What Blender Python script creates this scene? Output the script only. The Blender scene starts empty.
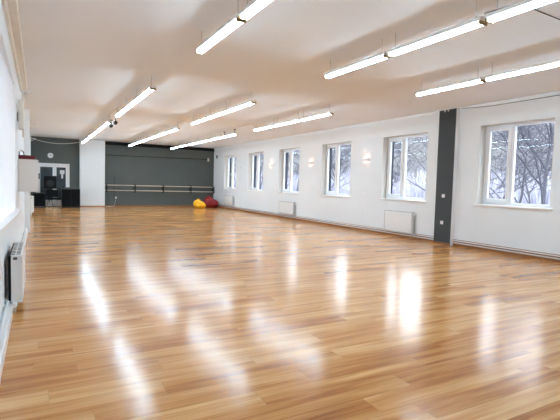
import bpy, bmesh, math, random
from mathutils import Vector, Matrix
random.seed(7)
SC = bpy.context.scene
COL = SC.collection
PI = math.pi

# ------------------------------------------------------------------ helpers
def lin(c):
    c = c / 255.0
    return c / 12.92 if c <= 0.04045 else ((c + 0.055) / 1.055) ** 2.4
def rgb(r, g, b):
    return (lin(r), lin(g), lin(b), 1.0)

class MB:
    def __init__(self):
        self.bm = bmesh.new()
    def box(self, x0, x1, y0, y1, z0, z1, bev=0.0, seg=2):
        vs = [self.bm.verts.new((x, y, z)) for x in (x0, x1) for y in (y0, y1) for z in (z0, z1)]
        q = [(0, 1, 3, 2), (4, 6, 7, 5), (0, 4, 5, 1), (2, 3, 7, 6), (0, 2, 6, 4), (1, 5, 7, 3)]
        fs = [self.bm.faces.new([vs[i] for i in f]) for f in q]
        if bev > 0:
            es = list({e for f in fs for e in f.edges})
            bmesh.ops.bevel(self.bm, geom=es, offset=bev, segments=seg, profile=0.5, affect='EDGES')
        return self
    def tube(self, pts, r, n=8, cap=True, r1=None):
        pts = [Vector(p) for p in pts]
        rings = []
        m = len(pts)
        for i, p in enumerate(pts):
            d = (pts[min(i + 1, m - 1)] - pts[max(i - 1, 0)]).normalized()
            a = Vector((0, 0, 1)) if abs(d.z) < 0.9 else Vector((1, 0, 0))
            u = d.cross(a).normalized(); v = d.cross(u)
            rr = r if r1 is None else r + (r1 - r) * i / max(1, m - 1)
            rings.append([self.bm.verts.new(p + (u * math.cos(2 * PI * k / n) + v * math.sin(2 * PI * k / n)) * rr) for k in range(n)])
        for a, b in zip(rings, rings[1:]):
            for k in range(n):
                f = self.bm.faces.new((a[k], a[(k + 1) % n], b[(k + 1) % n], b[k])); f.smooth = n > 5
        if cap:
            self.bm.faces.new(rings[0][::-1]); self.bm.faces.new(rings[-1])
        return self
    def lathe(self, prof, c=(0, 0, 0), n=24, axis='z'):
        rings = []
        for r, h in prof:
            ring = []
            for k in range(n):
                a = 2 * PI * k / n
                x, y = r * math.cos(a), r * math.sin(a)
                p = (x, y, h) if axis == 'z' else ((x, h, y) if axis == 'y' else (h, x, y))
                ring.append(self.bm.verts.new((p[0] + c[0], p[1] + c[1], p[2] + c[2])))
            rings.append(ring)
        for a, b in zip(rings, rings[1:]):
            for k in range(n):
                f = self.bm.faces.new((a[k], a[(k + 1) % n], b[(k + 1) % n], b[k])); f.smooth = True
        self.bm.faces.new(rings[0][::-1]); self.bm.faces.new(rings[-1])
        return self
    def prism(self, poly, z0, z1):
        lo = [self.bm.verts.new((x, y, z0)) for x, y in poly]
        hi = [self.bm.verts.new((x, y, z1)) for x, y in poly]
        n = len(poly)
        self.bm.faces.new(lo[::-1]); self.bm.faces.new(hi)
        for k in range(n):
            self.bm.faces.new((lo[k], lo[(k + 1) % n], hi[(k + 1) % n], hi[k]))
        return self
    def build(self, name, m, parent=None):
        bmesh.ops.recalc_face_normals(self.bm, faces=self.bm.faces)
        me = bpy.data.meshes.new(name)
        self.bm.to_mesh(me); self.bm.free()
        o = bpy.data.objects.new(name, me)
        me.materials.append(m)
        COL.objects.link(o)
        if parent is not None:
            o.parent = parent
        return o

def tag(o, label, cat, group=None, kind=None):
    o['label'] = label; o['category'] = cat
    if group: o['group'] = group
    if kind: o['kind'] = kind
    return o
def thing(name, label, cat, loc=(0, 0, 0), group=None, rz=0.0):
    o = bpy.data.objects.new(name, None); COL.objects.link(o)
    o.location = loc; o.rotation_euler = (0, 0, rz); o.empty_display_size = 0.1
    return tag(o, label, cat, group)
def struct(o, label=None):
    o['kind'] = 'structure'
    if label: o['label'] = label
    return o
def root_struct(name, label, loc=(0, 0, 0)):
    o = bpy.data.objects.new(name, None); COL.objects.link(o); o.location = loc
    return struct(o, label)
def dup(root, loc, label, group=None):
    def cp(o, par):
        c = o.copy(); COL.objects.link(c)
        if par is not None:
            c.parent = par
        for ch in [k for k in o.children]:
            cp(ch, c)
        return c
    r = cp(root, None)
    r.location = loc; r['label'] = label
    if group: r['group'] = group
    return r

# ------------------------------------------------------------------ materials
def mat(name, col, rough=0.5, metal=0.0, var=0.04, scale=6.0, bump=0.0, bscale=40.0, spec=0.5, emit=None, estr=0.0):
    m = bpy.data.materials.new(name); m.use_nodes = True
    nt = m.node_tree; b = nt.nodes['Principled BSDF']
    b.inputs['Roughness'].default_value = rough
    b.inputs['Metallic'].default_value = metal
    b.inputs['Specular IOR Level'].default_value = spec
    tc = nt.nodes.new('ShaderNodeTexCoord')
    nz = nt.nodes.new('ShaderNodeTexNoise'); nz.inputs['Scale'].default_value = scale
    nz.inputs['Detail'].default_value = 3
    nt.links.new(tc.outputs['Object'], nz.inputs['Vector'])
    rp = nt.nodes.new('ShaderNodeValToRGB')
    e = rp.color_ramp.elements
    e[0].position = 0.3; e[1].position = 0.7
    e[0].color = tuple(c * (1 - var) for c in col[:3]) + (1,)
    e[1].color = tuple(min(1, c * (1 + var)) for c in col[:3]) + (1,)
    nt.links.new(nz.outputs['Fac'], rp.inputs['Fac'])
    nt.links.new(rp.outputs['Color'], b.inputs['Base Color'])
    if bump > 0:
        n2 = nt.nodes.new('ShaderNodeTexNoise'); n2.inputs['Scale'].default_value = bscale
        nt.links.new(tc.outputs['Object'], n2.inputs['Vector'])
        bp = nt.nodes.new('ShaderNodeBump'); bp.inputs['Strength'].default_value = bump
        bp.inputs['Distance'].default_value = 0.01
        nt.links.new(n2.outputs['Fac'], bp.inputs['Height'])
        nt.links.new(bp.outputs['Normal'], b.inputs['Normal'])
    if emit:
        b.inputs['Emission Color'].default_value = emit
        b.inputs['Emission Strength'].default_value = estr
    return m

LAMP = 34.0
M = {}
M['wall'] = mat('white_plaster', rgb(240, 244, 247), 0.85, var=0.015, scale=1.2, bump=0.04, bscale=60, spec=0.2)
M['ceiling'] = mat('ceiling_paint', rgb(236, 239, 243), 0.9, var=0.02, scale=0.5, spec=0.15)
M['dark_wall'] = mat('dark_grey_paint', rgb(86, 91, 89), 0.6, var=0.05, scale=1.5, spec=0.3)
M['pil'] = mat('pilaster_grey_paint', rgb(72, 75, 77), 0.7, var=0.03, scale=1.5, spec=0.2)
M['band'] = mat('black_paint_and_shade', rgb(22, 24, 26), 0.8, spec=0.2)  # also the painted shade in the left radiators
M['white'] = mat('white_enamel', rgb(242, 242, 242), 0.35, var=0.01)
M['cream'] = mat('cream_plastic', rgb(240, 238, 232), 0.45, var=0.02)
M['upvc'] = mat('window_white_plastic', rgb(240, 242, 245), 0.3, var=0.01)
M['black'] = mat('black_plastic', rgb(22, 23, 26), 0.45, var=0.1)
M['blackfab'] = mat('black_fabric', rgb(18, 18, 20), 0.9, var=0.2, scale=60, spec=0.2)
M['darkmetal'] = mat('black_steel', rgb(28, 28, 30), 0.4, metal=0.5)
M['steel'] = mat('grey_steel', rgb(190, 192, 196), 0.3, metal=0.8)
M['rail'] = mat('pale_wood_rail', rgb(214, 200, 180), 0.4, var=0.06, scale=20)
M['yellow'] = mat('yellow_nylon', rgb(236, 178, 20), 0.6, var=0.08, scale=8, bump=0.5, bscale=14)
M['red'] = mat('red_nylon', rgb(136, 12, 20), 0.6, var=0.12, scale=8, bump=0.5, bscale=14)
M['redbox'] = mat('dark_red_enamel', rgb(100, 12, 26), 0.45, var=0.05)
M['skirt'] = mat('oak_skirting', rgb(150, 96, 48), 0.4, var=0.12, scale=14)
M['cable'] = mat('white_cable', rgb(225, 225, 222), 0.5)
M['dcable'] = mat('dark_cable', rgb(40, 40, 42), 0.6)
M['cap'] = mat('lamp_holder_plastic', rgb(150, 126, 82), 0.5)
M['tube'] = mat('fluorescent_tube', rgb(255, 255, 255), 0.3, emit=(0.72, 1.0, 1.21, 1), estr=LAMP)
M['bulb'] = mat('warm_bulb', rgb(255, 240, 220), 0.3, emit=(1.0, 0.56, 0.36, 1), estr=28.0)
M['bark'] = mat('grey_bark', rgb(80, 80, 88), 0.9, var=0.25, scale=5)
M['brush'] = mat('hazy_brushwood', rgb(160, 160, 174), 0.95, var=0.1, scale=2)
M['ground'] = mat('snowy_ground', rgb(100, 100, 112), 0.95, var=0.06, scale=0.6)
M['reveal'] = mat('shaded_reveal_grey', rgb(214, 212, 206), 0.8, var=0.02, scale=2)  # wall white greyed: shade of the window reveals put into the colour
M['outer'] = mat('dark_grey_render', rgb(62, 66, 74), 0.9, var=0.1, scale=3, spec=0.1)
M['rim'] = mat('rim_shade_enamel', rgb(176, 178, 180), 0.45, var=0.02)  # white enamel darkened for the shaded edges of radiator panels
M['shade'] = mat('shaded_white_enamel', rgb(206, 208, 210), 0.4, var=0.02)  # white enamel greyed: shading of radiator tops, sides and pipes
M['grille'] = mat('dark_grey_and_shade', rgb(70, 72, 74), 0.6)  # dark plastic parts, and shade painted inside the window-wall radiators
M['doorglass'] = mat('dark_door_glass', rgb(62, 72, 78), 0.15, var=0.3, scale=2.5)
M['paper'] = mat('white_paper', rgb(225, 228, 228), 0.7)

def glass_mat():
    m = bpy.data.materials.new('window_glass'); m.use_nodes = True
    nt = m.node_tree; nt.nodes.clear()
    out = nt.nodes.new('ShaderNodeOutputMaterial')
    tr = nt.nodes.new('ShaderNodeBsdfTransparent'); tr.inputs['Color'].default_value = (0.93, 0.95, 0.97, 1)
    gl = nt.nodes.new('ShaderNodeBsdfGlossy'); gl.inputs['Roughness'].default_value = 0.02
    fc = nt.nodes.new('ShaderNodeLayerWeight'); fc.inputs['Blend'].default_value = 0.5
    pw = nt.nodes.new('ShaderNodeMath'); pw.operation = 'POWER'; pw.inputs[1].default_value = 5.0
    nt.links.new(fc.outputs['Facing'], pw.inputs[0])
    lw = nt.nodes.new('ShaderNodeMath'); lw.operation = 'MULTIPLY_ADD'; lw.inputs[1].default_value = 0.35; lw.inputs[2].default_value = 0.008
    nt.links.new(pw.outputs[0], lw.inputs[0])
    mx = nt.nodes.new('ShaderNodeMixShader')
    nt.links.new(lw.outputs[0], mx.inputs['Fac'])
    nt.links.new(tr.outputs[0], mx.inputs[1]); nt.links.new(gl.outputs[0], mx.inputs[2])
    nt.links.new(mx.outputs[0], out.inputs['Surface'])
    return m
M['glass'] = glass_mat()

def floor_mat():
    m = bpy.data.materials.new('oak_laminate'); m.use_nodes = True
    nt = m.node_tree; N = nt.nodes; Lk = nt.links
    b = N['Principled BSDF']
    geo = N.new('ShaderNodeNewGeometry')
    sep = N.new('ShaderNodeSeparateXYZ'); Lk.new(geo.outputs['Position'], sep.inputs[0])
    def mth(op, a, c=None, d=None):
        n = N.new('ShaderNodeMath'); n.operation = op
        for i, v in enumerate((a, c, d)):
            if v is None: continue
            if isinstance(v, (int, float)): n.inputs[i].default_value = v
            else: Lk.new(v, n.inputs[i])
        return n.outputs[0]
    PW, PL = 0.193, 1.38
    yr = mth('DIVIDE', sep.outputs['Y'], PW)
    row = mth('FLOOR', yr); fy = mth('FRACT', yr)
    wn = N.new('ShaderNodeTexWhiteNoise'); wn.noise_dimensions = '1D'; Lk.new(row, wn.inputs['W'])
    xs = mth('ADD', mth('DIVIDE', sep.outputs['X'], PL), wn.outputs['Value'])
    pl = mth('FLOOR', xs); fx = mth('FRACT', xs)
    cmb = N.new('ShaderNodeCombineXYZ'); Lk.new(row, cmb.inputs[0]); Lk.new(pl, cmb.inputs[1])
    w2 = N.new('ShaderNodeTexWhiteNoise'); w2.noise_dimensions = '2D'; Lk.new(cmb.outputs[0], w2.inputs['Vector'])
    rnd = w2.outputs['Value']
    # broad cathedral grain: low frequency along the board, offset per board
    def streak(sx, sy, detail, off):
        c = N.new('ShaderNodeCombineXYZ')
        Lk.new(mth('MULTIPLY', sep.outputs['X'], sx), c.inputs[0])
        Lk.new(mth('MULTIPLY', sep.outputs['Y'], sy), c.inputs[1])
        Lk.new(mth('MULTIPLY', rnd, off), c.inputs[2])
        t = N.new('ShaderNodeTexNoise'); t.inputs['Scale'].default_value = 1.0
        t.inputs['Detail'].default_value = detail; t.inputs['Roughness'].default_value = 0.6
        Lk.new(c.outputs[0], t.inputs['Vector'])
        return t.outputs['Fac']
    s1 = streak(0.7, 10.5, 2.0, 37.0)
    s2 = streak(2.5, 75.0, 3.0, 91.0)
    v = mth('ADD', mth('MULTIPLY', s1, 0.85), mth('MULTIPLY', s2, 0.35))
    v = mth('ADD', v, mth('MULTIPLY', rnd, 0.16))
    v = mth('SUBTRACT', v, 0.14)
    rp = N.new('ShaderNodeValToRGB'); Lk.new(v, rp.inputs['Fac'])
    e = rp.color_ramp.elements
    e[0].position = 0.27; e[0].color = rgb(136, 76, 32)
    e[1].position = 0.74; e[1].color = rgb(230, 180, 122)
    x = e.new(0.42); x.color = rgb(178, 113, 54)
    x = e.new(0.56); x.color = rgb(205, 146, 84)
    # joints
    ey = mth('MINIMUM', fy, mth('SUBTRACT', 1.0, fy))
    ex = mth('MULTIPLY', mth('MINIMUM', fx, mth('SUBTRACT', 1.0, fx)), PL / PW)
    ed = mth('MINIMUM', ey, ex)
    jm = N.new('ShaderNodeMapRange'); Lk.new(ed, jm.inputs['Value'])
    jm.inputs['From Min'].default_value = 0.0; jm.inputs['From Max'].default_value = 0.016
    jm.inputs['To Min'].default_value = 0.72; jm.inputs['To Max'].default_value = 1.0
    mul = N.new('ShaderNodeMix'); mul.data_type = 'RGBA'; mul.blend_type = 'MULTIPLY'
    mul.inputs['Factor'].default_value = 1.0
    Lk.new(rp.outputs['Color'], mul.inputs['A']); Lk.new(jm.outputs['Result'], mul.inputs['B'])
    Lk.new(mul.outputs['Result'], b.inputs['Base Color'])
    b.inputs['Roughness'].default_value = 0.2
    b.inputs['Specular IOR Level'].default_value = 0.5
    rr = mth('ADD', mth('MULTIPLY', s1, 0.07), 0.14)
    Lk.new(rr, b.inputs['Roughness'])
    # boards are not perfectly level: gentle tilt of each and slow waviness
    hn = N.new('ShaderNodeTexNoise'); hn.inputs['Scale'].default_value = 2.2; hn.inputs['Detail'].default_value = 1
    Lk.new(geo.outputs['Position'], hn.inputs['Vector'])
    tilt = mth('ADD', mth('MULTIPLY', mth('SUBTRACT', rnd, 0.5), 0.006), mth('MULTIPLY', mth('SUBTRACT', hn.outputs['Fac'], 0.5), 0.012))
    nv = N.new('ShaderNodeCombineXYZ'); Lk.new(tilt, nv.inputs[1]); nv.inputs[2].default_value = 1.0
    Lk.new(mth('MULTIPLY', tilt, 0.12), nv.inputs[0])
    vn = N.new('ShaderNodeVectorMath'); vn.operation = 'NORMALIZE'; Lk.new(nv.outputs[0], vn.inputs[0])
    Lk.new(vn.outputs[0], b.inputs['Normal'])
    return m
M['floor'] = floor_mat()

# ------------------------------------------------------------------ room dimensions (metres)
W, XL, H, D = 8.75, -0.29, 3.28, 23.77
Y0 = -2.0                      # wall behind the camera
TH = 0.42
ZB, ZT = 1.02, 2.79            # window openings of the right wall
WIN = [(6.60, 4.97), (9.79, 8.13), (12.91, 11.28), (16.05, 14.42), (19.10, 17.50), (22.15, 20.55)]   # far edge, near edge

struct(MB().box(XL - TH, W + TH, Y0 - 0.2, D + 0.3, -0.12, 0.0).build('floor', M['floor']), 'glossy honey oak laminate floor laid in boards across the room')
struct(MB().box(XL - TH, W + TH, Y0 - 0.2, D + 0.3, H, H + 0.15).build('ceiling', M['ceiling']), 'cream painted ceiling')

# right wall with six openings
b = MB()
edges = sorted([(n, f) for f, n in WIN])
cur = Y0
for n, f in edges:
    b.box(W, W + TH, cur, n, 0, H)
    b.box(W, W + TH, n, f, 0, ZB - 0.02)
    b.box(W, W + TH, n, f, ZT, H)
    cur = f
b.box(W, W + TH, cur, D, 0, H)
struct(b.build('wall_right', M['wall']), 'white plastered long wall with six windows')
# left wall with one window near the camera
LN, LF, LZ0, LZ1 = 3.2, 7.4, 0.88, 2.68
b = MB()
b.box(XL - TH, XL, Y0, LN, 0, H).box(XL - TH, XL, LF, D, 0, H)
b.box(XL - TH, XL, LN, LF, 0, LZ0).box(XL - TH, XL, LN, LF, LZ1, H)
struct(b.build('wall_left', M['wall']), 'white plastered left wall')
struct(MB().box(XL - TH, W + TH, Y0 - 0.2, Y0, 0, H).build('wall_rear', M['wall']), 'white wall behind the viewer')
struct(MB().box(XL - TH, W + TH, D, D + 0.3, 0, H).build('wall_back', M['dark_wall']), 'dark grey painted end wall')
struct(MB().box(1.79, 2.93, D - 0.3, D, 0, H).build('wall_pier', M['wall']), 'white pier dividing the dark end wall')
struct(MB().box(2.93, W, D - 0.05, D, 3.11, H).build('trim_1', M['band']), 'black strip along the top of the end wall')
struct(MB().box(XL, 1.79, D - 0.04, D, 3.20, H).build('trim_2', M['dark_wall']), 'dark grey strip above the door wall')
# pilaster
struct(MB().box(W - 0.11, W, 7.19, 7.68, 0, H).build('trim_3', M['wall']), 'white sides of the shallow wall pilaster')
struct(MB().box(W - 0.125, W - 0.111, 7.19, 7.68, 0.02, H - 0.03).build('trim_4', M['pil']), 'dark grey front of the shallow wall pilaster')
# skirtings
b = MB().box(W - 0.018, W - 0.001, Y0, 7.185, 0, 0.15).box(W - 0.018, W - 0.001, 7.685, D - 0.01, 0, 0.15)  # carried up behind the pipes, brown standing in for dark shadow gaps
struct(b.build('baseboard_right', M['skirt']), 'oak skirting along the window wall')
struct(MB().box(W - 0.145, W - 0.127, 7.185, 7.685, 0, 0.05).build('baseboard_pilaster', M['skirt']), 'oak skirting at the pilaster')
struct(MB().box(2.94, W - 0.02, D - 0.018, D - 0.001, 0, 0.05).build('baseboard_back', M['skirt']), 'oak skirting at the end wall')
struct(MB().box(1.79, 2.93, D - 0.318, D - 0.301, 0, 0.05).build('baseboard_pier', M['skirt']), 'oak skirting at the white pier')
struct(MB().box(XL + 0.001, XL + 0.07, Y0, 12.3, 0, 0.11, 0.01).build('baseboard_left', M['white']), 'white boxed skirting along the left wall')
# slim cove between ceiling and right wall
struct(MB().box(W - 0.03, W - 0.001, Y0, 7.18, H - 0.07, H - 0.001, 0.01).box(W - 0.03, W - 0.001, 7.69, D - 0.06, H - 0.07, H - 0.001, 0.01).build('trim_5', M['wall']), 'white cove under the ceiling on the window wall')
# left wall ceiling duct, pier, reveal
struct(MB().box(XL + 0.001, XL + 0.105, Y0, 10.9, 3.19, H - 0.001, 0.008).build('trim_6', M['cream']), 'cream boxed duct under the ceiling on the left wall')
struct(MB().box(XL + 0.001, XL + 0.035, Y0, 9.9, 2.98, 3.06, 0.006).build('trim_7', M['cream']), 'cream slim conduit below the boxed duct on the left wall')
struct(MB().box(XL + 0.001, XL + 0.115, 12.4, 12.75, 0, 3.0, 0.004).build('trim_8', M['wall']), 'white narrow pier on the left wall')

# ------------------------------------------------------------------ windows
ORD = ['nearest', 'second nearest', 'third nearest', 'fourth nearest', 'fifth nearest', 'farthest']
def window(idx, far, near):
    r = root_struct('window_%d' % idx, 'white framed window with one narrow and one wide pane, %s on the right wall' % ORD[idx - 1], (W, near, ZB))
    wd = far - near; hh = ZT - ZB
    fx0, fx1 = 0.19, 0.26
    mull = wd - 0.67     # centre of the mullion from the near edge
    f = MB()
    f.box(fx0, fx1, 0, 0.07, 0, hh).box(fx0, fx1, wd - 0.07, wd, 0, hh)
    f.box(fx0, fx1, 0.07, wd - 0.07, 0, 0.07).box(fx0, fx1, 0.07, wd - 0.07, hh - 0.06, hh)
    f.box(fx0, fx1, mull - 0.035, mull + 0.035, 0.07, hh - 0.06)
    fr = f.build('window_frame', M['upvc'], r)
    MB().box(0.001, 0.19, wd - 0.003, wd - 0.0005, 0, hh).box(0.001, 0.19, 0.0005, 0.003, 0, hh).box(0.001, 0.19, 0.003, wd - 0.003, hh - 0.003, hh - 0.0005).build('inner_reveal', M['reveal'], r)  # lining added in grey to paint the reveal as shaded
    MB().box(0.262, TH, wd - 0.004, wd - 0.0005, 0, hh).box(0.262, TH, 0.0005, 0.004, 0, hh).box(0.262, TH, 0.004, wd - 0.004, hh - 0.004, hh - 0.0005).box(0.262, TH + 0.04, 0.004, wd - 0.004, -0.015, 0.0).build('outer_reveal', M['outer'], r)
    # opening sash on the far side
    a, c, z0, z1 = mull + 0.03, wd - 0.06, 0.06, hh - 0.05
    s = MB(); sx0, sx1 = 0.165, 0.225
    s.box(sx0, sx1, a, a + 0.075, z0, z1, 0.006).box(sx0, sx1, c - 0.075, c, z0, z1, 0.006)
    s.box(sx0, sx1, a + 0.07, c - 0.07, z0, z0 + 0.085, 0.006).box(sx0, sx1, a + 0.07, c - 0.07, z1 - 0.075, z1, 0.006)
    so = s.build('opening_sash', M['upvc'], r)
    MB().box(0.194, 0.200, a + 0.07, c - 0.07, z0 + 0.08, z1 - 0.07).build('pane', M['glass'], so)
    MB().box(0.150, 0.165, a + 0.028, a + 0.05, 0.80, 0.87, 0.004).box(0.132, 0.150, a + 0.031, a + 0.047, 0.74, 0.86, 0.004).build('window_handle', M['white'], so)
    MB().box(0.222, 0.228, 0.07, mull - 0.035, 0.07, hh - 0.06).build('pane', M['glass'], fr)
    MB().box(-0.05, 0.19, -0.06, wd + 0.07, -0.035, 0.004, 0.008).build('window_sill', M['white'], r)
    return r
for i, (f, n) in enumerate(WIN):
    window(i + 1, f, n)
# left wall window: frame, glass, sill
r = root_struct('window_7', 'white window in a bright reveal on the left wall', (XL, LN, LZ0))
wd, hh = LF - LN, LZ1 - LZ0
f = MB(); x0, x1 = -0.34, -0.28
f.box(x0, x1, 0, 0.07, 0, hh).box(x0, x1, wd - 0.07, wd, 0, hh).box(x0, x1, 0.07, wd - 0.07, 0, 0.07).box(x0, x1, 0.07, wd - 0.07, hh - 0.07, hh)
f.box(x0, x1, wd / 2 - 0.05, wd / 2 + 0.05, 0.07, hh - 0.07)
fr = f.build('window_frame', M['upvc'], r)
MB().box(-0.314, -0.308, 0.07, wd / 2 - 0.05, 0.07, hh - 0.07).build('pane', M['glass'], fr)
MB().box(-0.314, -0.308, wd / 2 + 0.05, wd - 0.07, 0.07, hh - 0.07).build('pane', M['glass'], fr)
MB().prism([(-0.28, 0.0), (0.0, 0.0), (0.01, 1.35), (0.08, 3.4), (0.08, 4.25), (0.0, 4.25), (0.0, 4.19), (-0.28, 4.19)], -0.03, 0.012).build('window_sill', M['white'], r)

def curtain_mat():
    m = bpy.data.materials.new('sheer_white_cloth'); m.use_nodes = True
    nt = m.node_tree; nt.nodes.clear()
    out = nt.nodes.new('ShaderNodeOutputMaterial')
    df = nt.nodes.new('ShaderNodeBsdfDiffuse'); tl = nt.nodes.new('ShaderNodeBsdfTranslucent')
    wv = nt.nodes.new('ShaderNodeTexNoise'); wv.inputs['Scale'].default_value = 3.0
    rp = nt.nodes.new('ShaderNodeValToRGB')
    rp.color_ramp.elements[0].color = rgb(236, 238, 242); rp.color_ramp.elements[1].color = rgb(246, 247, 250)
    nt.links.new(wv.outputs['Fac'], rp.inputs['Fac'])
    nt.links.new(rp.outputs['Color'], df.inputs['Color']); nt.links.new(rp.outputs['Color'], tl.inputs['Color'])
    mx = nt.nodes.new('ShaderNodeMixShader'); mx.inputs['Fac'].default_value = 0.12
    nt.links.new(df.outputs[0], mx.inputs[1]); nt.links.new(tl.outputs[0], mx.inputs[2])
    nt.links.new(mx.outputs[0], out.inputs['Surface'])
    return m
M['sheer'] = curtain_mat()
t = thing('sheer_curtain', 'bright white sheer curtain covering the window on the left wall', 'curtain', (XL, LN, LZ0))
mb = MB(); nn = 150; cols = []
for k in range(nn + 1):
    u = k / nn
    y = 0.02 + u * (LF - LN - 0.04)
    x = -0.115 + 0.10 * u + 0.010 * math.sin(y * 17) + 0.006 * math.sin(y * 41 + 1)
    cols.append((mb.bm.verts.new((x, y, 0.02)), mb.bm.verts.new((x, y, LZ1 - LZ0 - 0.03))))
for a, c in zip(cols, cols[1:]):
    f = mb.bm.faces.new((a[0], c[0], c[1], a[1])); f.smooth = True
mb.build('curtain_cloth', M['sheer'], t)
MB().tube([(-0.115, 0.01, LZ1 - LZ0 - 0.02), (-0.015, LF - LN - 0.01, LZ1 - LZ0 - 0.02)], 0.009, 8).build('curtain_rod', M['white'], t)

# ------------------------------------------------------------------ ceiling lights
HZ = 3.025
FL = 1.36
def make_fixture(label, loc):
    t = thing('ceiling_light', label, 'ceiling light', loc, 'twin tube ceiling lights')
    MB().box(-0.057, 0.057, 0.0, FL, 0.0170, 0.056, 0.004).build('lamp_body', M['white'], t)
    for s in (-1, 1):
        MB().tube([(s * 0.023, 0.025, 0.0), (s * 0.023, FL - 0.025, 0.0)], 0.0155, 10).build('tube', M['tube'], t)
    for y in (0.0, FL - 0.03):
        MB().box(-0.055, 0.055, y, y + 0.025, -0.018, 0.0170, 0.004).build('lamp_holder', M['cap'], t)
    for s in (-1, 1):
        MB().box(s * 0.023 - 0.006, s * 0.023 + 0.006, FL / 2 - 0.01, FL / 2 + 0.01, -0.019, -0.012, 0.001).build('tube_clip', M['steel'], t)
    for y in (0.10, FL - 0.10):
        MB().tube([(0, y, 0.056), (0, y, 0.16), (0.0, y + 0.008, H - HZ - 0.004)], 0.004, 6).build('hanging_hook', M['steel'], t)
    return t
ROWS = [('left', 1.84), ('middle', 3.93), ('right', 6.01)]
STARTS = [1.46, 2.86, 4.26, 8.25, 9.65, 11.05, 13.85, 15.29, 16.73, 18.29, 19.73, 21.17]
NTH = ['first', 'second', 'third', 'fourth', 'fifth', 'sixth', 'seventh', 'eighth', 'ninth', 'tenth', 'eleventh', 'twelfth']
OFF = {'left': 0.0, 'middle': 0.13, 'right': 0.27}
fx = None
for rn, x in ROWS:
    for k, y in enumerate(STARTS):
        y += OFF[rn] * (1.0 if k < 9 else 0.3)
        lab = 'lit twin-tube ceiling light, %s from the end wall in the %s row' % (NTH[11 - k], rn)
        if fx is None:
            fx = make_fixture(lab, (x, y, HZ))
        else:
            dup(fx, (x, y, HZ), lab)
for rn, x in ROWS:      # wiring that joins one run of lights to the next
    for a, c in ((12.41, 13.85),):
        a += OFF[rn]; c += OFF[rn]
        o = MB().tube([(x, a - 0.03, HZ + 0.06), (x, a + 0.12, H - 0.02), (x, (a + c) / 2, H - 0.012), (x, c - 0.12, H - 0.02), (x, c + 0.03, HZ + 0.06)], 0.008, 6).build('lamp_cable', M['cable'])
        tag(o, 'pale cable bridging a gap between lights in the %s row' % rn, 'cable', 'cables between ceiling lights')

def spot(label, x, y):
    t = thing('spotlight', label, 'spotlight', (x, y, H), 'small black ceiling spotlights')
    MB().tube([(0, 0, -0.001), (0, 0, -0.13)], 0.012, 8).build('stem', M['darkmetal'], t)
    MB().lathe([(0.05, -0.001), (0.05, -0.02)], n=16).build('ceiling_plate', M['darkmetal'], t)
    h = MB().lathe([(0.03, -0.09), (0.055, -0.06), (0.06, 0.07), (0.048, 0.07), (0.04, 0.0)], (0, 0, -0.19), 16, 'y').build('lamp_head', M['black'], t)
spot('small black spotlight under the ceiling by the right row of lights, nearer one', 6.2, 14.75)
spot('small black spotlight under the ceiling by the right row of lights, farther one', 6.2, 15.75)
spot('small black spotlight under the ceiling by the left row of lights, nearer one', 2.08, 14.3)
spot('small black spotlight under the ceiling by the left row of lights, farther one', 2.08, 15.2)

# ------------------------------------------------------------------ right wall: radiators, pipes, sconces, sockets
def radiator(label, y0, y1, z0, z1, pipes=True):
    t = thing('radiator', label, 'radiator', (W, y0, 0), 'white radiators along the window wall')
    L = y1 - y0
    MB().box(-0.105, -0.085, 0.0, L, z0, z1, 0.006).build('front_panel', M['white'], t)
    MB().box(-0.108, -0.1052, 0, L, z1 - 0.014, z1).box(-0.108, -0.1052, 0, L, z0, z0 + 0.012).box(-0.108, -0.1052, 0, 0.014, z0 + 0.012, z1 - 0.014).box(-0.108, -0.1052, L - 0.014, L, z0 + 0.012, z1 - 0.014).build('panel_rim_shade', M['rim'], t)  # grey border painted in as the shaded outline of the panel
    MB().box(-0.085, -0.03, 0.02, L - 0.02, z0 + 0.02, z1 - 0.02).build('heating_core_shaded', M['grille'], t)  # dark colour stands in for shade inside the radiator
    g = MB()
    n = int(L / 0.035)
    for k in range(n):
        y = 0.012 + k * (L - 0.024) / n
        g.box(-0.083, -0.032, y, y + 0.018, z1 - 0.012, z1 - 0.002)
    g.box(-0.086, -0.082, 0.0, L, z1 - 0.014, z1).box(-0.033, -0.028, 0.0, L, z1 - 0.014, z1)
    g.build('top_grille', M['shade'], t)
    for y in (-0.008, L):
        MB().box(-0.104, -0.028, y, y + 0.008, z0 + 0.01, z1 - 0.004, 0.002).build('side_cover', M['shade'], t)
    for y in (0.15, L - 0.15):
        MB().box(-0.03, -0.001, y - 0.02, y + 0.02, z0 + 0.08, z1 - 0.06).build('wall_bracket', M['white'], t)
    if pipes:
        for y in (-0.035, L + 0.035):
            MB().tube([(-0.03, y, 0.07), (-0.03, y, z1 - 0.06), (-0.05, y * 0.5 + (0 if y < 0 else L * 0.5), z1 - 0.06)], 0.011, 8).build('pipe', M['shade'], t)
        v = MB().lathe([(0.016, -0.03), (0.022, -0.02), (0.022, 0.03), (0.014, 0.04)], (-0.055, -0.045, z1 - 0.07), 12, 'y').build('valve', M['white'], t)
    return t
radiator('white panel radiator with side pipes under the second nearest window', 8.45, 9.50, 0.14, 0.71)
radiator('white flat radiator under the third window from the end wall', 14.60, 15.78, 0.20, 0.67)
radiator('white flat radiator under the window closest to the end wall', 20.66, 21.86, 0.24, 0.70)

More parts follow.
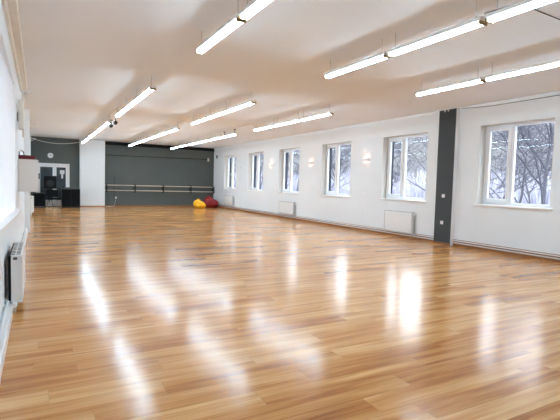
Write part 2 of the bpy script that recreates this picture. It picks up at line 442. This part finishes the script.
def pipe_run(z, which):
    t = thing('heating_pipe', 'thin white heating pipe along the window wall above the skirting, %s one' % which, 'pipe', (W, 0, 0), 'heating pipes on the window wall')
    MB().tube([(-0.037, Y0 + 0.01, z), (-0.037, D - 0.06, z)], 0.014, 8).build('pipe', M['white'], t)
    c = MB()
    for k in range(16):
        y = -1 + k * 1.55
        if 7.0 < y < 7.9: continue
        c.box(-0.03, -0.001, y, y + 0.02, z - 0.006, z + 0.012)
    c.build('pipe_clip', M['white'], t)['kind'] = 'stuff'
pipe_run(0.074, 'lower'); pipe_run(0.126, 'upper')

def sconce(label, y, z):
    t = thing('wall_sconce', label, 'wall lamp', (W, y, z), 'warm glowing wall sconces')
    prof = [(-0.11 * math.cos(a) , 0.15 * math.sin(a)) for a in [(-PI / 2) + PI * k / 14 for k in range(15)]]
    inner = [(-0.10 * math.cos(a), 0.14 * math.sin(a)) for a in [(PI / 2) - PI * k / 14 for k in range(15)]]
    MB().prism([(x - 0.002, yy) for x, yy in prof + inner], -0.045, 0.045).build('lamp_shade', M['white'], t)
    MB().prism([(x * 0.98, yy * 0.98) for x, yy in prof if x < -0.045], -0.042, -0.034).build('bottom_diffuser', M['white'], t)
    MB().box(-0.012, -0.001, -0.05, 0.05, -0.03, 0.03).build('back_plate', M['white'], t)
    MB().tube([(-0.05, -0.06, 0.012), (-0.05, 0.06, 0.012)], 0.018, 10).build('bulb', M['bulb'], t)
    return t
sconce('glowing white wall sconce between second and third nearest windows', 10.50, 2.17)
sconce('glowing white wall sconce between third and fourth nearest windows', 13.60, 2.16)
sconce('glowing white wall sconce between fourth and fifth nearest windows', 16.74, 2.14)

def plate(name, label, cat, loc, face, hole=True, group=None):
    # face: 'x' on the right wall (looks to -x), 'y' on the end wall (looks to -y)
    t = thing(name, label, cat, loc, group, 0 if face == 'x' else -PI / 2 * -1)
    MB().box(-0.012, -0.001, -0.042, 0.042, -0.042, 0.042, 0.003).build('cover_plate', M['white'], t)
    if hole:
        MB().lathe([(0.022, -0.0135), (0.022, -0.0118)], (0, 0, 0), 14, 'x').build('socket_face', M['cream'], t)
    else:
        MB().box(-0.017, -0.0118, -0.028, 0.028, -0.028, 0.028, 0.002).build('rocker', M['white'], t)
    return t
plate('light_switch', 'white switch on the dark pilaster at hand height', 'switch', (W - 0.125, 7.44, 1.18), 'x', False)
plate('wall_socket', 'white socket low on the dark pilaster', 'socket', (W - 0.125, 7.45, 0.53), 'x')
plate('light_switch', 'white switch on the wall below the sconce nearest the viewer', 'switch', (W, 10.58, 1.13), 'x', False)
plate('wall_socket', 'white socket low below the sconce nearest the viewer', 'socket', (W, 10.58, 0.53), 'x')
plate('light_switch', 'white switch on the wall below the middle sconce', 'switch', (W, 13.74, 1.17), 'x', False)
plate('wall_socket', 'white socket low below the middle sconce', 'socket', (W, 13.72, 0.54), 'x')
plate('wall_socket', 'white socket low below the sconce farthest from the viewer', 'socket', (W, 16.77, 0.56), 'x')
t = thing('wall_speaker', 'small dark wall speaker high in the far right corner', 'speaker', (W, 23.2, 2.78))
MB().box(-0.07, -0.02, -0.035, 0.035, -0.09, 0.09, 0.01).build('speaker_case', M['black'], t)
MB().box(-0.02, -0.001, -0.02, 0.02, -0.04, 0.04).build('wall_bracket', M['darkmetal'], t)
t = thing('thermostat', 'small white thermostat between the two farthest windows', 'thermostat', (W, 19.85, 2.15))
MB().box(-0.035, -0.001, -0.12, 0.12, -0.035, 0.035, 0.006).build('case', M['white'], t)
MB().box(-0.037, -0.0345, -0.10, 0.02, -0.02, -0.005).build('vent_slit', M['grille'], t)
o = MB().tube([(W - 0.04, Y0 + 0.02, H - 0.085), (W - 0.04, 6.4, H - 0.088), (W - 0.045, 7.1, H - 0.04)], 0.005, 6).build('ceiling_cable', M['dcable'])
tag(o, 'thin dark cable along the top of the wall above the nearest window', 'cable')
t = thing('cable_bracket', 'white cable bracket across the top of the dark pilaster', 'bracket', (W - 0.127, 7.44, H - 0.03))
MB().box(-0.02, -0.001, -0.42, 0.36, 0.0, 0.022, 0.004).build('bracket_bar', M['white'], t)
MB().box(-0.03, -0.001, -0.05, -0.03, -0.05, 0.02, 0.003).box(-0.03, -0.001, 0.05, 0.07, -0.05, 0.02, 0.003).build('clip', M['white'], t)

# ceiling cables near the top right of the photo
o = MB().tube([(4.28, 3.26, H - 0.006), (4.33, 2.90, H - 0.006), (5.20, 2.93, H - 0.006), (6.4, 2.98, H - 0.006)], 0.005, 6).build('ceiling_cable', M['dcable'])
tag(o, 'thin dark cable crossing the ceiling between the middle and right light rows', 'cable')

# ------------------------------------------------------------------ end wall: barre, cables, bean bags
t = thing('ballet_barre', 'double pale ballet barre on black brackets along the dark end wall', 'ballet barre', (0, D, 0))
for z in (1.085, 0.825):
    MB().tube([(2.96, -0.24, z), (8.70, -0.24, z)], 0.024, 12).build('rail', M['rail'], t)
for x in (3.02, 4.40, 5.86, 7.36, 8.68):
    bb = MB().box(x - 0.03, x + 0.03, -0.012, -0.001, 0.72, 1.16, 0.003)
    for z in (1.085, 0.825):
        bb.box(x - 0.022, x + 0.022, -0.25, -0.01, z - 0.05, z - 0.022)
        bb.box(x - 0.03, x + 0.03, -0.275, -0.262, z - 0.05, z + 0.028)
    bb.box(x - 0.03, x + 0.03, -0.26, -0.22, 0.74, 1.13, 0.004)
    bb.build('rail_bracket', M['darkmetal'], t)
o = MB().tube([(2.95, D - 0.012, 2.60), (5.5, D - 0.012, 2.61), (8.38, D - 0.012, 2.64)], 0.014, 6).build('wall_cable', M['band'])
tag(o, 'dark cable running across the upper end wall to the white sensor', 'cable')
t = thing('motion_sensor', 'small white sensor at the upper right of the dark end wall', 'sensor', (8.41, D, 2.62))
MB().box(-0.05, 0.05, -0.05, -0.001, -0.09, 0.09, 0.012).build('sensor_case', M['white'], t)
MB().lathe([(0.035, -0.052), (0.03, -0.06), (0.015, -0.066)], (0, 0, -0.03), 14, 'y').build('lens', M['cream'], t)
t = plate('wall_socket', 'white socket low at the left of the dark end wall', 'socket', (3.50, D, 0.45), 'y')
o = MB().box(3.20, 3.62, D - 0.006, D - 0.001, 1.55, 1.92).build('painted_hatch', M['dark_wall'])
tag(o, 'flush dark grey hatch on the left of the end wall', 'hatch')
o = MB().tube([(3.40, D - 0.012, 1.55), (3.40, D - 0.012, 0.5), (3.46, D - 0.014, 0.45)], 0.009, 6).build('wall_cable', M['band'])
tag(o, 'dark cable dropping from the flush hatch to the socket', 'cable')
pts = [(3.50, D - 0.03, 0.42), (3.46, D - 0.06, 0.25), (3.40, D - 0.2, 0.08), (3.30, D - 0.34, 0.012), (3.12, D - 0.45, 0.012), (2.98, D - 0.50, 0.012)]
o = MB().tube(pts, 0.007, 6).build('power_cord', M['cable'])
tag(o, 'pale power cord hanging from the socket onto the floor', 'cord')

def bean_bag(label, mname, loc, sx, sy, sz, lean, seed):
    rng = random.Random(seed)
    bm = bmesh.new()
    bmesh.ops.create_uvsphere(bm, u_segments=40, v_segments=26, radius=1.0)
    ph = [rng.uniform(0, 6.28) for _ in range(6)]
    for v in bm.verts:
        x, y, z = v.co
        a = math.atan2(y, x)
        t = (z + 1) / 2
        rad = math.hypot(x, y)
        w = 1.0 + 0.035 * math.sin(2 * a + ph[0]) + 0.03 * math.sin(5 * a + ph[1] + 3 * z) + 0.02 * math.sin(11 * a + ph[2] + 2 * z)
        # squarer outline than a ball: fat bottom, slumped shoulders
        rr_ = min(1.0, math.sqrt(max(0.0, 1 - abs(z) ** 3.2))) / max(rad, 1e-4) if rad > 1e-4 else 1.0
        k_ = rr_ * (1.0 - 0.22 * t)
        zz = t if t > 0.10 else t * 0.3
        fold = 0.05 * math.sin(6 * a + ph[4] + 5 * t) * t * (1 - t) * 2
        slope = 1 + 0.16 * math.cos(a - ph[3]) * t
        v.co = Vector((x * w * k_ * sx + lean * t * sx, y * w * k_ * sy, zz * slope * sz + fold * sz))
    zmin = min(v.co.z for v in bm.verts)
    for v in bm.verts: v.co.z -= zmin
    for f in bm.faces: f.smooth = True
    me = bpy.data.meshes.new('bean_bag_cover'); bm.to_mesh(me); bm.free(); me.materials.append(M[mname])
    t = thing('bean_bag', label, 'bean bag', loc)
    o = bpy.data.objects.new('bean_bag_cover', me); COL.objects.link(o); o.parent = t
    zm = max(v.co.z for v in me.vertices)
    top = max(me.vertices, key=lambda q: q.co.z).co
    MB().tube([(top.x - 0.09, top.y, top.z - 0.03), (top.x - 0.05, top.y - 0.02, top.z + 0.025), (top.x + 0.05, top.y - 0.02, top.z + 0.025), (top.x + 0.09, top.y, top.z - 0.03)], 0.012, 8).build('carry_handle', M[mname], t)
    return t
bean_bag('yellow bean bag on the floor before the end wall', 'yellow', (7.42, 22.1, 0), 0.34, 0.36, 0.40, -0.2, 3)
bean_bag('red bean bag in the far right corner beside the yellow one', 'red', (8.17, 22.6, 0), 0.45, 0.42, 0.54, 0.05, 11)

# ------------------------------------------------------------------ door and equipment at the far left
r = root_struct('door_1', 'white double door with dark glass panes in the dark end wall', (0, D, 0))
MB().box(-0.07, 0.01, -0.05, -0.001, 0, 2.06).box(1.27, 1.35, -0.05, -0.001, 0, 2.06).box(0.01, 1.27, -0.05, -0.001, 1.97, 2.06).build('door_frame', M['white'], r)
def leaf(x0, x1):
    m = MB()
    m.box(x0, x0 + 0.08, -0.045, -0.002, 0.02, 1.965).box(x1 - 0.08, x1, -0.045, -0.002, 0.02, 1.965)
    m.box(x0 + 0.08, x1 - 0.08, -0.045, -0.002, 1.88, 1.965).box(x0 + 0.08, x1 - 0.08, -0.045, -0.002, 0.02, 0.30)
    o = m.build('door_leaf', M['white'], r)
    MB().box(x0 + 0.08, x1 - 0.08, -0.03, -0.015, 0.30, 1.88).build('pane', M['doorglass'], o)
    return o
l1 = leaf(0.015, 0.70); l2 = leaf(0.705, 1.265)
MB().box(0.72, 0.75, -0.085, -0.045, 0.98, 1.16, 0.005).build('door_handle', M['steel'], l2)
# notice stuck on the right pane
n = MB(); pp = [(-0.10, 0.20), (0.10, 0.20), (0.10, 0.02), (0.04, 0.0), (0.04, -0.20), (-0.04, -0.20), (-0.04, 0.0), (-0.10, 0.02)]
lo = [n.bm.verts.new((x, 0, z)) for x, z in pp]; hi = [n.bm.verts.new((x, -0.006, z)) for x, z in pp]
n.bm.faces.new(lo); n.bm.faces.new(hi[::-1])
for k in range(len(pp)):
    n.bm.faces.new((lo[k], lo[(k + 1) % 8], hi[(k + 1) % 8], hi[k]))
o = n.build('door_notice', M['paper']); o.location = (1.03, D - 0.031, 1.55)
tag(o, 'white paper notice stuck on the right glass pane of the door', 'notice')

t = thing('wall_clock', 'round white wall clock above the double door', 'clock', (0.53, D, 2.43))
MB().lathe([(0.12, -0.001), (0.125, -0.03), (0.11, -0.04), (0.105, -0.03)], (0, 0, 0), 28, 'y').build('clock_case', M['white'], t)
MB().box(-0.005, 0.005, -0.036, -0.032, 0.0, 0.07).box(0.0, 0.05, -0.036, -0.032, -0.005, 0.005).build('clock_hands', M['black'], t)

def case(label, x0, x1, y0, y1, h, name, doors):
    t = thing(name, label, 'cabinet', ((x0 + x1) / 2, y0, 0))
    w = (x1 - x0) / 2
    MB().box(-w, w, 0.02, y1 - y0, 0.04, h - 0.025).build('cabinet_body', M['black'], t)
    MB().box(-w - 0.012, w + 0.012, 0.0, y1 - y0 + 0.005, h - 0.025, h, 0.004).build('cabinet_top', M['black'], t)
    for k in range(doors):
        a = -w + 2 * w * k / doors
        dd = MB().box(a + 0.006, a + 2 * w / doors - 0.006, 0.0, 0.018, 0.06, h - 0.04, 0.003).build('door', M['blackfab'], t)
        MB().box(a + 2 * w / doors - 0.05, a + 2 * w / doors - 0.035, -0.02, 0.002, h * 0.5, h * 0.5 + 0.12, 0.003).build('handle', M['darkmetal'], dd)
    MB().box(-w, w, 0.03, y1 - y0 - 0.03, 0.0, 0.04).build('plinth', M['darkmetal'], t)
    return t
case('tall black sound cabinet beside the white pier', 0.96, 1.74, 22.65, 23.2, 0.88, 'sound_cabinet', 2)
c2 = case('low black sideboard in the far left corner', -0.20, 0.30, 22.6, 23.1, 0.67, 'sideboard', 1)
MB().box(-0.24, 0.24, -0.012, 0.0, 0.035, 0.05).build('metal_strip', M['steel'], c2)
t = thing('audio_mixer', 'dark grey audio mixer lying on the tall black sound cabinet', 'audio mixer', (1.36, 22.72, 0.88))
MB().box(-0.26, 0.26, 0.0, 0.30, 0.001, 0.06, 0.006).build('mixer_case', M['grille'], t)
k = MB()
for i in range(8):
    k.box(-0.22 + i * 0.06, -0.205 + i * 0.06, 0.04, 0.22, 0.06, 0.075)
k.build('fader_bank', M['black'], t)
# loudspeaker on stand
t = thing('speaker_stand', 'black pole stand with three feet behind the chair', 'speaker stand', (0.49, 22.95, 0))
MB().tube([(0, 0, 0.1), (0, 0, 0.86)], 0.022, 10).build('pole', M['darkmetal'], t)
for a in (0.5, 0.5 + 2 * PI / 3, 0.5 + 4 * PI / 3):
    MB().tube([(0, 0, 0.42), (0.17 * math.cos(a), 0.17 * math.sin(a), 0.012)], 0.012, 8).build('leg', M['darkmetal'], t)
MB().lathe([(0.10, 0.84), (0.10, 0.86)], n=16).build('top_plate', M['darkmetal'], t)
t = thing('loudspeaker', 'square black loudspeaker in front of the double door', 'loudspeaker', (0.49, 22.95, 0.861))
MB().box(-0.27, 0.27, -0.18, 0.18, 0.0, 0.60, 0.015).build('speaker_case', M['black'], t)
MB().box(-0.25, 0.25, -0.19, -0.181, 0.02, 0.58, 0.003).build('front_grille', M['blackfab'], t)
MB().lathe([(0.14, -0.196), (0.15, -0.191), (0.05, -0.191)], (0, 0, 0.25), 20, 'y').build('woofer_ring', M['black'], t)
# chair
t = thing('chair', 'black padded chair with pale legs before the speaker', 'chair', (0.62, 21.95, 0), None, 0.25)
MB().box(-0.26, 0.26, -0.24, 0.22, 0.41, 0.49, 0.025).build('seat', M['blackfab'], t)
MB().box(-0.25, 0.25, 0.19, 0.235, 0.50, 0.84, 0.02).build('backrest', M['blackfab'], t)
for sx in (-1, 1):
    MB().tube([(sx * 0.20, -0.19, 0.42), (sx * 0.22, -0.22, 0.0)], 0.014, 8).build('leg', M['steel'], t)
    MB().tube([(sx * 0.20, 0.19, 0.42), (sx * 0.22, 0.25, 0.0)], 0.014, 8).build('leg', M['steel'], t)
    MB().tube([(sx * 0.20, 0.19, 0.42), (sx * 0.20, 0.225, 0.62)], 0.012, 8).build('back_post', M['steel'], t)
# cable slung under the ceiling
pts = []
for k in range(13):
    u = k / 12
    pts.append((XL + 0.07 + u * 2.009, 23.25 + 0.3 * u, 3.14 - 0.15 * (1 - (2 * u - 1) ** 2)))
o = MB().tube(pts, 0.014, 6).build('slung_cable', M['cable'])
tag(o, 'white cable slung across the dark wall above the clock', 'cable')

# ------------------------------------------------------------------ left wall
def left_radiator(label, y0, y1, z0, z1):
    t = thing('radiator', label, 'radiator', (XL, y0, 0))
    L = y1 - y0
    MB().box(0.135, 0.155, 0, L, z0, z1, 0.006).build('front_panel', M['white'], t)
    MB().box(0.032, 0.055, 0.004, L - 0.004, z0 + 0.02, z1 - 0.015, 0.004).build('rear_panel_shaded', M['band'], t)  # black stands in for the shaded gap against the wall
    e = MB().box(0.056, 0.155, -0.012, 0.0, z0 + 0.005, z1 - 0.003, 0.003).build('side_cover', M['white'], t)
    MB().box(0.075, 0.11, -0.016, -0.0115, z1 - 0.045, z1 - 0.02, 0.002).build('air_vent', M['grille'], e)
    MB().box(0.035, 0.155, L, L + 0.012, z0 + 0.005, z1 - 0.003, 0.003).build('side_cover', M['white'], t)
    g = MB()
    n = int(L / 0.10)
    for k in range(n):
        y = k * L / n
        g.box(0.052, 0.137, y, y + 0.035, z1 - 0.005, z1 - 0.001)
    g.box(0.09, 0.098, 0, L, z1 - 0.006, z1)
    g.build('top_grille', M['white'], t)
    MB().box(0.055, 0.135, 0.0, L, z1 - 0.03, z1 - 0.008).build('heating_fins_shaded', M['band'], t)  # black stands in for shade between the slats
    MB().tube([(0.085, 0.06, z0 + 0.02), (0.085, 0.06, 0.0)], 0.012, 8).build('pipe', M['white'], t)
    MB().lathe([(0.02, -0.06), (0.026, -0.03), (0.026, 0.02)], (0.085, 0.0, z0 - 0.015), 12, 'y').build('valve', M['white'], t)
    for y in (0.2, L - 0.2):
        MB().box(0.001, 0.036, y, y + 0.03, z0 + 0.1, z1 - 0.1).build('wall_bracket', M['white'], t)
    return t
left_radiator('white radiator with open top grille, nearest on the left wall', 4.98, 6.0, 0.115, 0.59)
left_radiator('white radiator low on the left wall past the narrow wall pier', 17.6, 18.7, 0.13, 0.68)
t = thing('heating_pipe', 'white heating pipe along the left wall above the boxed skirting', 'pipe', (XL, 0, 0))
MB().tube([(0.03, Y0 + 0.02, 0.135), (0.03, 12.3, 0.135)], 0.012, 8).build('pipe', M['white'], t)
c = MB()
for k in range(8):
    c.box(0.001, 0.035, 0.5 + k * 1.5, 0.52 + k * 1.5, 0.118, 0.15)
c.build('pipe_clip', M['white'], t)['kind'] = 'stuff'

t = thing('wall_cabinet', 'white metal wall cabinet hanging on the left wall', 'cabinet', (XL, 8.5, 1.11))
MB().box(0.001, 0.285, 0.0, 0.55, 0.0, 0.545, 0.005).build('cabinet_body', M['white'], t)
d_ = MB().box(0.287, 0.300, 0.01, 0.54, 0.01, 0.535, 0.003).build('door', M['white'], t)
MB().box(0.300, 0.318, 0.05, 0.07, 0.22, 0.32, 0.003).build('handle', M['darkmetal'], d_)
t = thing('red_case', 'dark red metal case lying on the white wall cabinet', 'case', (XL, 8.5, 1.656))
MB().box(0.01, 0.25, 0.02, 0.45, 0.0, 0.05, 0.006).build('case_body', M['redbox'], t)
MB().box(0.008, 0.252, 0.018, 0.452, 0.05, 0.065, 0.004).build('case_lid', M['redbox'], t)
MB().tube([(0.02, 0.06, 0.06), (0.02, 0.06, 0.12), (0.05, 0.06, 0.145), (0.08, 0.06, 0.12), (0.09, 0.06, 0.06)], 0.007, 8).build('wire_handle', M['darkmetal'], t)
def wbox(label, y, z, w, dp, h):
    t = thing('wall_speaker', label, 'speaker', (XL, y, z))
    MB().box(0.02, 0.02 + dp, 0, w, 0, h, 0.02, 3).build('speaker_case', M['cream'], t)
    MB().box(0.001, 0.021, w * 0.4, w * 0.6, h * 0.3, h * 0.6).build('wall_bracket', M['white'], t)
wbox('cream box speaker high on the left wall above the red case', 8.2, 2.12, 0.25, 0.08, 0.46)
def bracket(label, y, z, reach, drop):
    t = thing('cable_bracket', label, 'bracket', (XL, y, z))
    MB().box(0.001, reach, 0, 0.04, 0, 0.035, 0.004).build('bracket_arm', M['white'], t)
    MB().box(0.001, 0.03, -0.01, 0.05, -0.12, 0.1, 0.004).build('wall_plate', M['white'], t)
    MB().tube([(0.02, 0.02, -0.10), (reach - 0.02, 0.02, 0.0)], 0.01, 6).build('brace', M['white'], t)
bracket('white angled bracket at the end of the cream duct, nearest one', 10.95, 3.16, 0.17, 0)
bracket('white angled bracket on the left wall, middle one beyond the duct', 17.2, 3.14, 0.24, 0)
bracket('white angled bracket on the left wall holding the slung cable', 23.2, 3.12, 0.22, 0)
o = MB().tube([(XL + 0.02, 10.9, 2.2), (XL + 0.02, 10.9, 3.1), (XL + 0.02, 12.3, 3.12), (XL + 0.02, 17.2, 3.02), (XL + 0.02, 23.1, 3.02)], 0.018, 8).build('wall_pipe', M['cream'])
tag(o, 'cream pipe on the left wall running from the duct to the far corner', 'pipe')

# ------------------------------------------------------------------ outdoors
struct(MB().box(W + TH + 0.05, 90, -40, 160, -0.95, -0.8).build('ground', M['ground']), 'pale snowy ground outside')
struct(MB().box(-60, XL - TH - 0.05, -40, 60, -0.95, -0.8).build('ground_left', M['ground']), 'pale ground outside the left wall')

def grow(mb, twig, p, d, ln, r, lev, rng):
    steps = 4 if lev > 1 else 2
    pts = [p.copy()]
    q = p.copy(); dd = d.copy()
    for s in range(steps):
        dd = (dd + Vector((rng.uniform(-1, 1), rng.uniform(-1, 1), rng.uniform(-0.5, 0.8))) * 0.16).normalized()
        q = q + dd * (ln / steps)
        pts.append(q.copy())
    r2 = max(r * 0.55, 0.007)
    (mb if lev >= 4 else twig).tube(pts, r, 7 if lev >= 4 else (4 if lev > 1 else 3), False, r2)
    if lev == 0: return
    nb = {5: 7, 4: 5, 3: 4, 2: 3, 1: 2}[lev]
    for k in range(nb):
        u = rng.uniform(0.3, 1.0) if k else 1.0
        i = min(steps - 1, int(u * steps)); fr = u * steps - i
        base = pts[i].lerp(pts[min(i + 1, steps)], fr)
        rr = (r + (r2 - r) * u) * (0.55 if k else 0.85)
        a = rng.uniform(0, 2 * PI)
        side = Vector((math.cos(a), math.sin(a), rng.uniform(-0.25, 0.5))).normalized()
        nd = (dd * rng.uniform(0.5, 1.0) + side * rng.uniform(0.7, 1.1)).normalized()
        grow(mb, twig, base, nd, ln * rng.uniform(0.45, 0.72), max(rr, 0.009), lev - 1, rng)
def make_tree(label, loc, seed, height, r, group):
    rng = random.Random(seed)
    t = thing('bare_tree', label, 'tree', loc, group)
    tr, tw = MB(), MB()
    grow(tr, tw, Vector((0, 0, 0)), Vector((0, 0, 1)), height * 0.62, r, 5, rng)
    tr.build('trunk', M['bark'], t); tw.build('twigs', M['bark'], t)
    return t
protos = []
WN = ['nearest', 'second nearest', 'third nearest', 'fourth nearest', 'fifth nearest', 'farthest']
# (window index, x, y) seen from the doorway line of sight; y = slope * x
spots = []
for wi, (f, n) in enumerate(WIN):
    s0, s1 = n / 8.95, f / 8.95
    if wi == 0:   fr = [(15.5, 0.10, 'thick trunk right of the wide pane'), (19.5, 0.80, 'slim trunk behind the narrow pane'), (23.0, 0.48, 'trunk in the middle of the wide pane'), (30.0, 0.28, 'distant trunk in the wide pane'), (34, 0.65, 'distant trunk by the mullion')]
    elif wi == 1: fr = [(16.5, -0.35, 'wide crown filling the wide pane'), (24.0, 1.3, 'farther back by the narrow pane'), (32, 0.85, 'distant behind the narrow pane')]
    elif wi == 2: fr = [(17.0, 0.45, 'closest to the glass'), (25.0, 0.8, 'farther back')]
    elif wi == 3: fr = [(16.0, 0.4, 'closest to the glass'), (24, 0.7, 'farther back')]
    elif wi == 4: fr = [(16.0, 0.5, 'standing alone')]
    else:         fr = [(19.0, 0.5, 'standing alone')]
    for x, u, d in fr:
        spots.append((x, (s0 + (s1 - s0) * u) * x, 'bare winter tree outside the %s window, %s' % (WN[wi], d)))
for i, (x, y, lab) in enumerate(spots):
    if i < 4:
        protos.append(make_tree(lab, (x, y, -0.8), 21 + i * 5, [6.4, 5.6, 6.4, 6.0][i], [0.085, 0.07, 0.08, 0.075][i], 'bare trees outside the windows'))
    else:
        o = dup(protos[i % 4], (x, y, -0.8), lab)
        o.rotation_euler = (0, 0, random.uniform(0, 6.28)); s = random.uniform(0.85, 1.15); o.scale = (s, s, s)
# hazy brushwood far behind the trees
b = MB(); rng = random.Random(5)
for k in range(2600):
    y = rng.uniform(16, 150); x = 38 + rng.uniform(0, 6)
    h = rng.uniform(1.5, 4.2)
    b.tube([(x, y, -0.8), (x + rng.uniform(-.5, .5), y + rng.uniform(-.5, .5), h * 0.5), (x + rng.uniform(-1, 1), y + rng.uniform(-1, 1), h)], rng.uniform(0.05, 0.16), 3, False, 0.015)
o = b.build('brushwood', M['brush'])
tag(o, 'hazy grey belt of winter brushwood far outside the windows', 'shrubs', None, 'stuff')

# ------------------------------------------------------------------ world: bright overcast sky
w = bpy.data.worlds.new('overcast_sky'); SC.world = w; w.use_nodes = True
nt = w.node_tree; bg = nt.nodes['Background']
tc = nt.nodes.new('ShaderNodeTexCoord'); sp = nt.nodes.new('ShaderNodeSeparateXYZ')
nt.links.new(tc.outputs['Generated'], sp.inputs[0])
rp = nt.nodes.new('ShaderNodeValToRGB'); nt.links.new(sp.outputs['Z'], rp.inputs['Fac'])
e = rp.color_ramp.elements
e[0].position = 0.0; e[0].color = (0.064, 0.066, 0.072, 1)
e[1].position = 0.30; e[1].color = (0.90, 0.95, 1.0, 1)
x = e.new(0.13); x.color = (0.074, 0.077, 0.083, 1)
x = e.new(0.19); x.color = (0.62, 0.66, 0.70, 1)
nt.links.new(rp.outputs['Color'], bg.inputs['Color'])
bg.inputs['Strength'].default_value = 8.2

# ------------------------------------------------------------------ camera
cam = bpy.data.cameras.new('camera'); co = bpy.data.objects.new('camera', cam); COL.objects.link(co)
R = Vector((0.87601648, -0.48151364, 0.02719827)); U = Vector((0.00419174, 0.06399469, 0.99794144)); F = Vector((0.48226296, 0.87409913, -0.05807878))
mx = Matrix((R, U, -F)).transposed().to_4x4()
mx.translation = Vector((0, 0, 1.35))
co.matrix_world = mx
cam.sensor_fit = 'HORIZONTAL'; cam.sensor_width = 36.0
cam.lens = 439.547 / 560 * 36.0
cam.clip_start = 0.05; cam.clip_end = 400
SC.camera = co

SC.view_settings.view_transform = 'Standard'
SC.view_settings.look = 'None'
SC.view_settings.exposure = 0.14
SC.cycles.use_denoising = True
SC.cycles.max_bounces = 10
SC.cycles.diffuse_bounces = 6
SC.cycles.sample_clamp_indirect = 6.0
